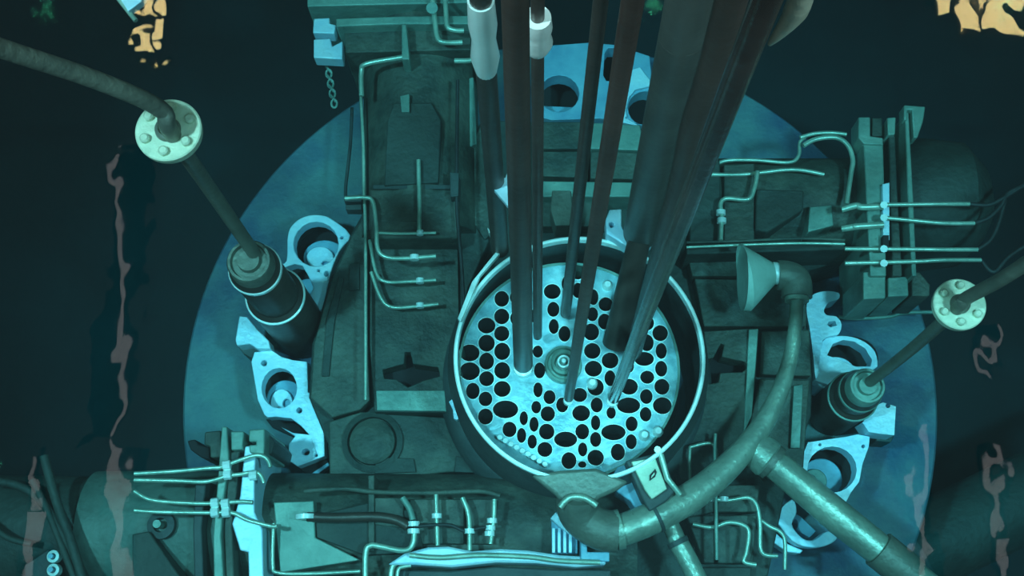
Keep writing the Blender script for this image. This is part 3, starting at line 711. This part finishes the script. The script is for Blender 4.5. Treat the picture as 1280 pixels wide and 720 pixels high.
bracket('pale blue holed plate at the top behind the guide tubes', [
    ('ring_plate', [(672, 58), (736, 53), (770, 56), (812, 70), (814, 90), (812, 158), (790, 154), (750, 148), (690, 150), (672, 146)], .5, .35, 'blue',
     [(699, 117, 25, 23), [(756, 46 + 20), (760, 60), (772, 60), (776, 66), (776, 94), (770, 101), (758, 101), (754, 94)], (806, 135, 21, 21)], 0),
    ('pale_inset', [(774, 92), (800, 84), (812, 100), (812, 108), (794, 112), (786, 122), (782, 138), (784, 148), (800, 158), (774, 152)], .53, .5, 'light', ((783, 156 - 9, 1.6, 1.6),), 0),
    ('hole_shade', ell(700, 120, 33, 32), .09, .03, 'black', (), 0), ('hole_shade', ell(765, 86, 16, 34), .085, .03, 'black', (), 0), ('hole_shade', ell(806, 138, 28, 28), .08, .03, 'black', (), 0),
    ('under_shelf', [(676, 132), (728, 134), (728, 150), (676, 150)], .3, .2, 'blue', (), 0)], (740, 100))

# ------------------------------------------------------------------ curved siphon pipe with nozzle and funnel
b0 = P(850, 620, .45)
T = thing('siphon_pipe', 'long curved grey pipe sweeping around the right of the core', 'pipe', (b0.x, b0.y, .45))
link('nozzle_cone', MB().tube([P(928, 347, 1.0), P(931, 347, 1.0), P(968, 341, 1.0)], [px(42, 928, 347, 1.0), px(43, 928, 347, 1.0), px(13, 968, 341, 1.0)], 40), M['palet'], T)
link('nozzle_collar', MB().cyl(P(965, 341, 1.0), P(974, 342, 1.0), px(14, 968, 341, 1), seg=24), M['lip'], T)
link('nozzle_elbow', MB().tube(smooth([P(972, 344, 1.0), P(985, 345, 1.0), P(995, 352, 1.0), P(996, 372, 1.0)]), px(19, 985, 345, 1.0), 28), M['grey'], T)
link('elbow_collar', MB().cyl(P(996, 369, 1.0), P(996, 377, 1.0), px(15, 996, 370, 1), seg=24), M['pipe'], T)
pp = [(996, 374, 1.0, 9), (994, 410, 1.0, 9), (986, 455, 1.0, 10), (970, 500, 1.02, 12), (945, 543, 1.05, 14), (905, 588, 1.1, 17), (862, 622, 1.15, 19), (820, 645, 1.2, 20), (785, 660, 1.2, 20), (766, 664, 1.2, 20)]
sp = smooth([P(*p[:3]) for p in pp], 6)
rs = []
for i in range(len(sp)):
    k = min(i // 6, len(pp) - 2); f_ = i / 6 - k
    rs.append(px(pp[k][3] + (pp[k + 1][3] - pp[k][3]) * f_, 850, 600, pp[k][2]))
link('curved_pipe', MB().tube(sp, rs, 28), M['pipe'], T)
link('joint_band', MB().cyl(P(822, 644, 1.2), P(818, 646, 1.2), px(21.5, 820, 645, 1.2), seg=28), M['dark'], T)
link('joint_band', MB().cyl(P(777, 661, 1.2), P(768, 663, 1.2), px(25, 770, 662, 1.2), seg=28), M['pipe'], T)
link('thick_elbow', MB().tube(smooth([P(772, 664, 1.2), P(752, 662, 1.2), P(732, 650, 1.2), P(722, 636, 1.24), P(722, 618, 1.3)]), px(26, 740, 650, 1.2), 32), M['grey'], T)
m = MB(); m.slab([(664, 594), (700, 588), (745, 585), (786, 602), (772, 612), (750, 622), (741, 630), (704, 630), (694, 618)], 1.36, 1.28); link('flared_funnel', m, M['grey'], T, .02)
m = MB(); m.tube(smooth([P(700, 634, 1.38), P(712, 622, 1.39), P(730, 622, 1.39), P(746, 632, 1.38)]), .02, 12); link('funnel_bead', m, M['pipe'], T)
T = thing('branch_pipe', 'straight grey pipe running diagonally to the lower right corner', 'pipe', P(945, 562, .5))
link('end_cap', MB().tube([P(930, 549, 1.0), P(936, 554, 1.0), P(960, 574, 1.0), P(966, 578, 1.0)], [px(12, 945, 560, 1), px(22, 945, 560, 1), px(25, 945, 560, 1), px(20, 945, 560, 1)], 32), M['pipe'], T)
link('cap_ring', MB().cyl(P(962, 575, 1.0), P(968, 580, 1.0), px(23.5, 945, 560, 1), seg=32), M['grey'], T)
link('straight_pipe', MB().tube([P(960, 573, 1.0), P(1050, 648, .98), P(1130, 712, .95), P(1190, 760, .95)], [px(18, 960, 575, 1), px(21, 960, 575, 1), px(20, 960, 575, 1), px(20, 960, 575, 1)], 32), M['pipe'], T)
link('far_collar', MB().cyl(P(1098, 686, .97), P(1140, 720, .95), px(24, 960, 575, 1), seg=32), M['grey'], T)
T = thing('side_pipe', 'short pale pipe running down under the bend of the curved pipe', 'pipe', P(850, 690, .5))
link('upper_length', MB().tube([P(836, 652, .95), P(848, 678, .95)], [px(11, 840, 660, 1), px(11, 840, 660, 1)], 24), M['pipe'], T)
link('joint', MB().cyl(P(846, 675, .95), P(849, 681, .95), px(14, 840, 660, 1), seg=24), M['dark'], T)
link('lower_length', MB().tube([P(848, 678, .95), P(862, 704, .95), P(884, 750, .95)], px(12.5, 840, 660, 1), 24), M['pipe'], T)
# box with a small mark, blue fin beside it
T = thing('valve_box', 'small pale box with a dark diamond mark below the core', 'box', P(812, 600, .5))
m = MB(); m.slab([(782, 576), (826, 565), (846, 612), (834, 626), (812, 640), (802, 622)], 1.3, .6); link('frame', m, M['dark'], T, .01)
m = MB(); m.slab([(789, 577), (819, 572), (834, 611), (815, 624), (806, 612)], 1.34, 1.3); link('face', m, M['cream'], T, .006)
m = MB(); m.slab([(812, 601), (812, 594), (819, 586), (821, 590), (819, 596)], 1.348, 1.34); link('mark', m, M['black'], T)
m = MB(); m.slab([(814, 598), (814.5, 594.5), (818, 590.5), (818.5, 593)], 1.352, 1.348); link('mark', m, M['cream'], T)
m = MB(); m.tube([P(826, 568, 1.34), P(834, 598, 1.34), P(850, 618, 1.3)], .018, 10); link('side_rod', m, M['wire'], T)
m = MB(); m.cyl(P(822, 562, 1.3), P(822, 562, 1.37), .02, seg=12); link('corner_pin', m, M['wire'], T)
m = MB(); m.slab([(767, 592), (772, 584), (784, 580), (797, 600), (806, 630), (797, 640), (788, 626), (771, 615)], 1.15, .9); tag(link('blue_fin', m, M['blue'], None, .008), 'pale blue curved fin just left of the small box with diamond mark', 'plate')

# ------------------------------------------------------------------ small fittings
def wire(nm, label, cat, pts, z, r, mt='wire', extras=(), group=None):
    q = [P(x, y, z) for x, y in pts]
    T = thing(nm, label, cat, (q[0].x, q[0].y, z - r), group)
    link('line', MB().tube(smooth(q), r, 10), M[mt], T)
    for x, y in extras: link('coupling', MB().cyl(P(x, y - 3, z), P(x, y + 3, z), r * 2.1, seg=10), M['lip'], T)
    return T
wire('small_pipe', 'thin pipe bent in an S on the lower left tube, ending in a bright coupling', 'pipe', [(457, 740), (457, 692), (463, 682), (475, 683), (500, 688), (512, 686), (517, 676), (518, 662)], 1.06, .018, extras=((517, 655), (517, 664)))
wire('small_pipe', 'thin pipe leaving the first coupling upward left on the lower tube', 'pipe', [(516, 650), (512, 636), (503, 622)], 1.06, .02, 'teal')
wire('small_pipe', 'straight thin upright pipe second from left on the lower tube', 'pipe', [(545, 618), (546, 650), (547, 682)], 1.06, .015, extras=((546, 645),))
wire('small_pipe', 'upright pipe third from left on the lower tube', 'pipe', [(578, 622), (586, 645), (587, 688)], 1.06, .016, extras=((587, 664),))
wire('small_pipe', 'short studded upright pipe fourth from left on the lower tube', 'pipe', [(618, 624), (617, 650), (613, 680)], 1.06, .015, extras=((615, 651), (613, 660), (612, 667)))
wire('small_pipe', 'dark horizontal line joining the four couplings', 'pipe', [(520, 658), (546, 656), (565, 657), (582, 664), (600, 660), (612, 659)], 1.07, .011, 'cable')
wire('small_pipe', 'grey horizontal line along the top of the lower tube', 'pipe', [(380, 614), (430, 611), (470, 615), (540, 616), (600, 614), (625, 620)], 1.05, .015, 'green')
wire('long_tube', 'dull dark rod lying along the lower tube from bright fitting', 'rod', [(384, 646), (420, 647), (470, 646), (495, 650), (510, 658)], 1.06, .03, 'rod', extras=((382, 646),))
wire('small_pipe', 'thin pale line along the bottom edge of the lower left tube', 'pipe', [(342, 654), (341, 705), (348, 716), (390, 717), (450, 714)], 1.05, .012)
wire('small_pipe', 'pair of pipes curling up from the bottom edge, left of the pale ledge', 'pipe', [(488, 730), (490, 710), (498, 703), (512, 702)], 1.08, .016)
wire('small_pipe', 'second curled pipe just inside the first at the bottom edge', 'pipe', [(496, 730), (498, 712), (506, 708), (514, 707)], 1.08, .012)
wire('small_pipe', 'slim upright pipe along the left side of the upper tube', 'pipe', [(451, 120), (454, 180), (455, 240), (457, 300), (457, 500)], .78, .012)
wire('small_pipe', 'pale pipe curving from the left side onto the saddle of the upper tube', 'pipe', [(431, 248), (455, 247), (466, 252), (470, 280), (472, 310), (482, 321), (505, 323), (545, 320)], .96, .015, extras=((518, 322),))
wire('small_pipe', 'second pale cross pipe on the upper column', 'pipe', [(462, 300), (470, 340), (482, 352), (510, 352), (545, 350)], .8, .013, extras=((525, 351),))
wire('small_pipe', 'third pale cross pipe on the upper column', 'pipe', [(464, 340), (476, 372), (490, 384), (520, 383), (548, 380)], .78, .013, extras=((525, 382),))
wire('small_pipe', 'straight cross pipe above the first coupling on the upper tube', 'pipe', [(474, 291), (500, 292), (545, 291)], .95, .011, extras=((525, 291),))
wire('small_pipe', 'thin upright pipe on the centre line of the upper tube saddle', 'pipe', [(523, 200), (524, 250), (524, 288)], .97, .015)
wire('cable', 'black cable down the right side of the upper column', 'cable', [(572, 100), (571, 200), (571, 260), (576, 320), (580, 380)], .98, .012, 'cable')
wire('small_pipe', 'thin bracket rod standing left of the upper tube', 'rod', [(440, 135), (438, 180), (432, 235), (433, 250)], .5, .012, 'dark')
m = MB(); m.slab([(430, 245), (452, 243), (452, 252), (430, 252)], .72, .64); m.slab([(432, 256), (452, 255), (452, 262), (432, 262)], .7, .6)
tag(link('side_bracket', m, M['dark'], None, .004), 'small dark double bracket on the left flank of the upper tube', 'bracket')
m = MB(); m.slab([(562, 215), (574, 216), (573, 245), (563, 246)], 1.0, .8); tag(link('junction_box', m, M['dark'], None, .006), 'small dark box on the right flank of the upper tube', 'box')
# right side lines
wire('small_pipe', 'thin bent pipe hanging on the right tube close to the guide tubes', 'pipe', [(901, 300), (902, 270), (901, 255), (908, 248), (935, 249), (943, 235), (947, 214)], 1.0, .015, extras=((901, 266), (902, 276)))
wire('small_pipe', 'long thin pipe above the right tube reaching the looped pipe', 'pipe', [(885, 225), (900, 203), (940, 200), (985, 203), (998, 195), (1000, 178), (1006, 172)], .9, .013)
wire('small_pipe', 'second long thin pipe just below the first above the right tube', 'pipe', [(884, 218), (930, 218), (990, 212), (1030, 218)], .92, .014)
wire('small_pipe', 'looped pale pipe ending beside the right clamp', 'pipe', [(1004, 182), (1020, 174), (1045, 172), (1060, 182), (1066, 200), (1064, 215), (1061, 235), (1058, 255)], .96, .017)
wire('small_pipe', 'upper pale arc pipe over the loop beside the right clamp', 'pipe', [(1000, 172), (1018, 167), (1040, 166), (1058, 168)], .96, .014)
wire('small_pipe', 'horizontal dark line along the lower edge of the right tube, upper', 'pipe', [(858, 303), (930, 301), (1000, 298), (1056, 300)], .98, .01, 'green')
wire('small_pipe', 'horizontal dark line along the lower edge of the right tube, lower', 'pipe', [(858, 309), (930, 306), (1000, 304), (1056, 305)], .98, .01, 'wire')
wire('small_pipe', 'thin pipe running across the plate under the right clamp', 'pipe', [(1048, 396), (1070, 398), (1110, 396), (1130, 391), (1170, 390)], .3, .014, 'teal')
wire('cable', 'black cable leaving the clamp rods toward the right edge, topmost', 'cable', [(1212, 255), (1236, 256), (1258, 245), (1300, 218)], 1.14, .014, 'cable')
wire('cable', 'black cable leaving the second clamp rod toward the right edge', 'cable', [(1218, 279), (1236, 272), (1252, 256), (1262, 240), (1300, 225)], 1.14, .014, 'cable')
wire('cable', 'black cable dropping from the third clamp rod to the lower right', 'cable', [(1222, 312), (1238, 300), (1248, 280), (1256, 250)], 1.12, .014, 'cable')
wire('cable', 'black cable lowest of those at the right clamp', 'cable', [(1226, 325), (1242, 340), (1262, 320), (1300, 296)], 1.1, .014, 'cable')
# pipes on the lower right panels
wire('small_pipe', 'thin square-cornered pipe on the panel between core and curved pipe', 'pipe', [(862, 602), (862, 565), (866, 558), (893, 557), (893, 600)], .76, .012, 'wire')
wire('small_pipe', 'short upright pin crossing the square-cornered pipe', 'pipe', [(894, 542), (894, 575), (896, 700)], .8, .012, 'teal')
wire('small_pipe', 'thin pipe looping down the lower right panels, upper one', 'pipe', [(872, 624), (890, 624), (912, 625), (935, 622), (946, 632), (950, 655), (952, 690), (972, 695)], .74, .014, extras=((905, 624), (888, 624)))
wire('small_pipe', 'thin pipe looping down the lower right panels, lower one', 'pipe', [(866, 655), (890, 659), (910, 653), (928, 656), (936, 665), (933, 690), (930, 702), (945, 706)], .74, .014)
wire('small_pipe', 'thin pipe hooking down at the tip of the hooked bracket', 'pipe', [(948, 648), (962, 658), (974, 664), (981, 676), (981, 712)], .7, .013)
# pale ledge with ribbed block at the bottom
m = MB(); m.slab([(484, 706), (505, 692), (535, 684), (560, 683), (590, 689), (625, 686), (660, 688), (700, 694), (756, 697), (758, 706), (720, 709), (670, 704), (620, 703), (565, 709), (520, 706)], 1.12, .8)
L1 = thing('bottom_ledge', 'wavy pale ledge along the bottom edge of the picture', 'ledge', P(600, 700, .8))
link('ledge_bar', m, M['light'], L1, .015)
m = MB(); m.tube(smooth([P(512, 694, 1.15), P(550, 697, 1.15), P(600, 694, 1.15), P(660, 696, 1.15), P(700, 701, 1.15), P(750, 703, 1.15)]), .016, 10); link('ledge_pipe', m, M['wire'], L1)
m = MB(); m.slab([(496, 712), (560, 714), (620, 708), (700, 712), (764, 712), (764, 760), (490, 760)], .95, .6); link('ledge_base', m, M['dark'], L1, .01)
T = thing('ribbed_block', 'pale ribbed block under the thick pipe elbow', 'block', P(700, 670, .8))
m = MB(); m.slab([(689, 646), (700, 636), (712, 650), (722, 668), (722, 692), (690, 692)], 1.0, .8); link('block', m, M['blue'], T, .006)
for k in range(4):
    m = MB(); m.slab([(690 + k * 7, 660), (694 + k * 7, 660), (694 + k * 7, 691), (690 + k * 7, 691)], 1.06, 1.0); link('rib', m, M['light'], T, .003)
m = MB(); m.slab([(726, 672), (734, 672), (734, 690), (762, 690), (762, 702), (726, 702)], 1.14, .9); link('foot', m, M['blue'], T, .006)
m = MB(); m.slab([(688, 648), (695, 640), (700, 646), (722, 666), (720, 672), (706, 664)], 1.1, .98); link('pale_edge', m, M['light'], T, .004)
# tag on the skirt
m = MB(); m.slab([(561, 502), (565, 499), (570, 507), (575, 522), (571, 525), (567, 523), (566, 512)], .76, .7); tag(link('name_plate', m, M['light'], None, .003), 'tiny bright blue tag beside the lower left of the core', 'tag')
# thin ring brace between tubes
c = P(764, 88, 2.2)
# chain left of the top clamp
T = thing('hanging_chain', 'short dark chain hanging below the left end of the top clamp', 'chain', P(414, 132, .6))
for k in range(8):
    x = 410 + k * 1.1; y = 86 + k * 6.2
    a = 0 if k % 2 else PI / 2
    q = P(x, y, .8)
    m = MB(); ring = [q + Vector((.02 * math.cos(s * PI / 5 + a), .028 * math.sin(s * PI / 5), .01 * math.sin(s * PI / 5 + a))) for s in range(11)]
    m.tube(ring, .008, 6, caps=False); link('chain_link', m, M['teal'], T)
# tilted tray at the upper left
T = thing('hanging_tray', 'small bright cyan tray cut off by the top edge, upper left', 'tray', P(160, 0, 3.2))
m = MB(); m.slab([(146, -8), (182, -8), (176, 2), (160, 14)], 3.25, 3.2); link('tray_face', m, M['light'], T, .004)
m = MB(); m.tube([P(140, -12, 3.22), P(170, 26, 3.22)], .012, 8); link('tray_edge', m, M['wire'], T)
# nuts at the lower left
for k, (x, y) in enumerate(((63, 695), (63, 712))):
    q = P(x, y, 1.0)
    T = thing('stud_bolt', 'bright stud bolt at the lower left edge, %s of two' % ('upper' if k == 0 else 'lower'), 'bolt', (q.x, q.y, .9))
    link('washer', MB().lathe(q, [(.038, .9), (.038, .96), (.02, .965)], 20), M['lip'], T)
    link('stud', MB().disc(q, .016, .9, 1.0, 12), M['blue'], T)
T = thing('stud_plate', 'dark plate carrying two studs at the lower left edge', 'plate', P(50, 700, .4))
m = MB(); m.slab([(30, 706), (60, 686), (72, 692), (72, 760), (30, 760)], .9, .4); link('plate', m, M['dark'], T, .01)
# hoses on the dark floor at left
for lab, pts, z, r in (('dark green hose curving down the left edge, outermost', [(-20, 600), (20, 606), (50, 625), (80, 670), (110, 730)], 1.0, .028),
                       ('dark green hose curving from the left edge, middle one', [(40, 600), (60, 640), (80, 690), (96, 730)], 1.02, .022),
                       ('long dark hose falling beside the left strip reflection', [(55, 570), (70, 625), (90, 680), (108, 740)], 1.05, .03),
                       ('dark hose low in the left corner', [(-20, 650), (10, 672), (40, 680)], 1.0, .02)):
    wire('floor_hose', lab, 'hose', pts, z, r, 'green2')
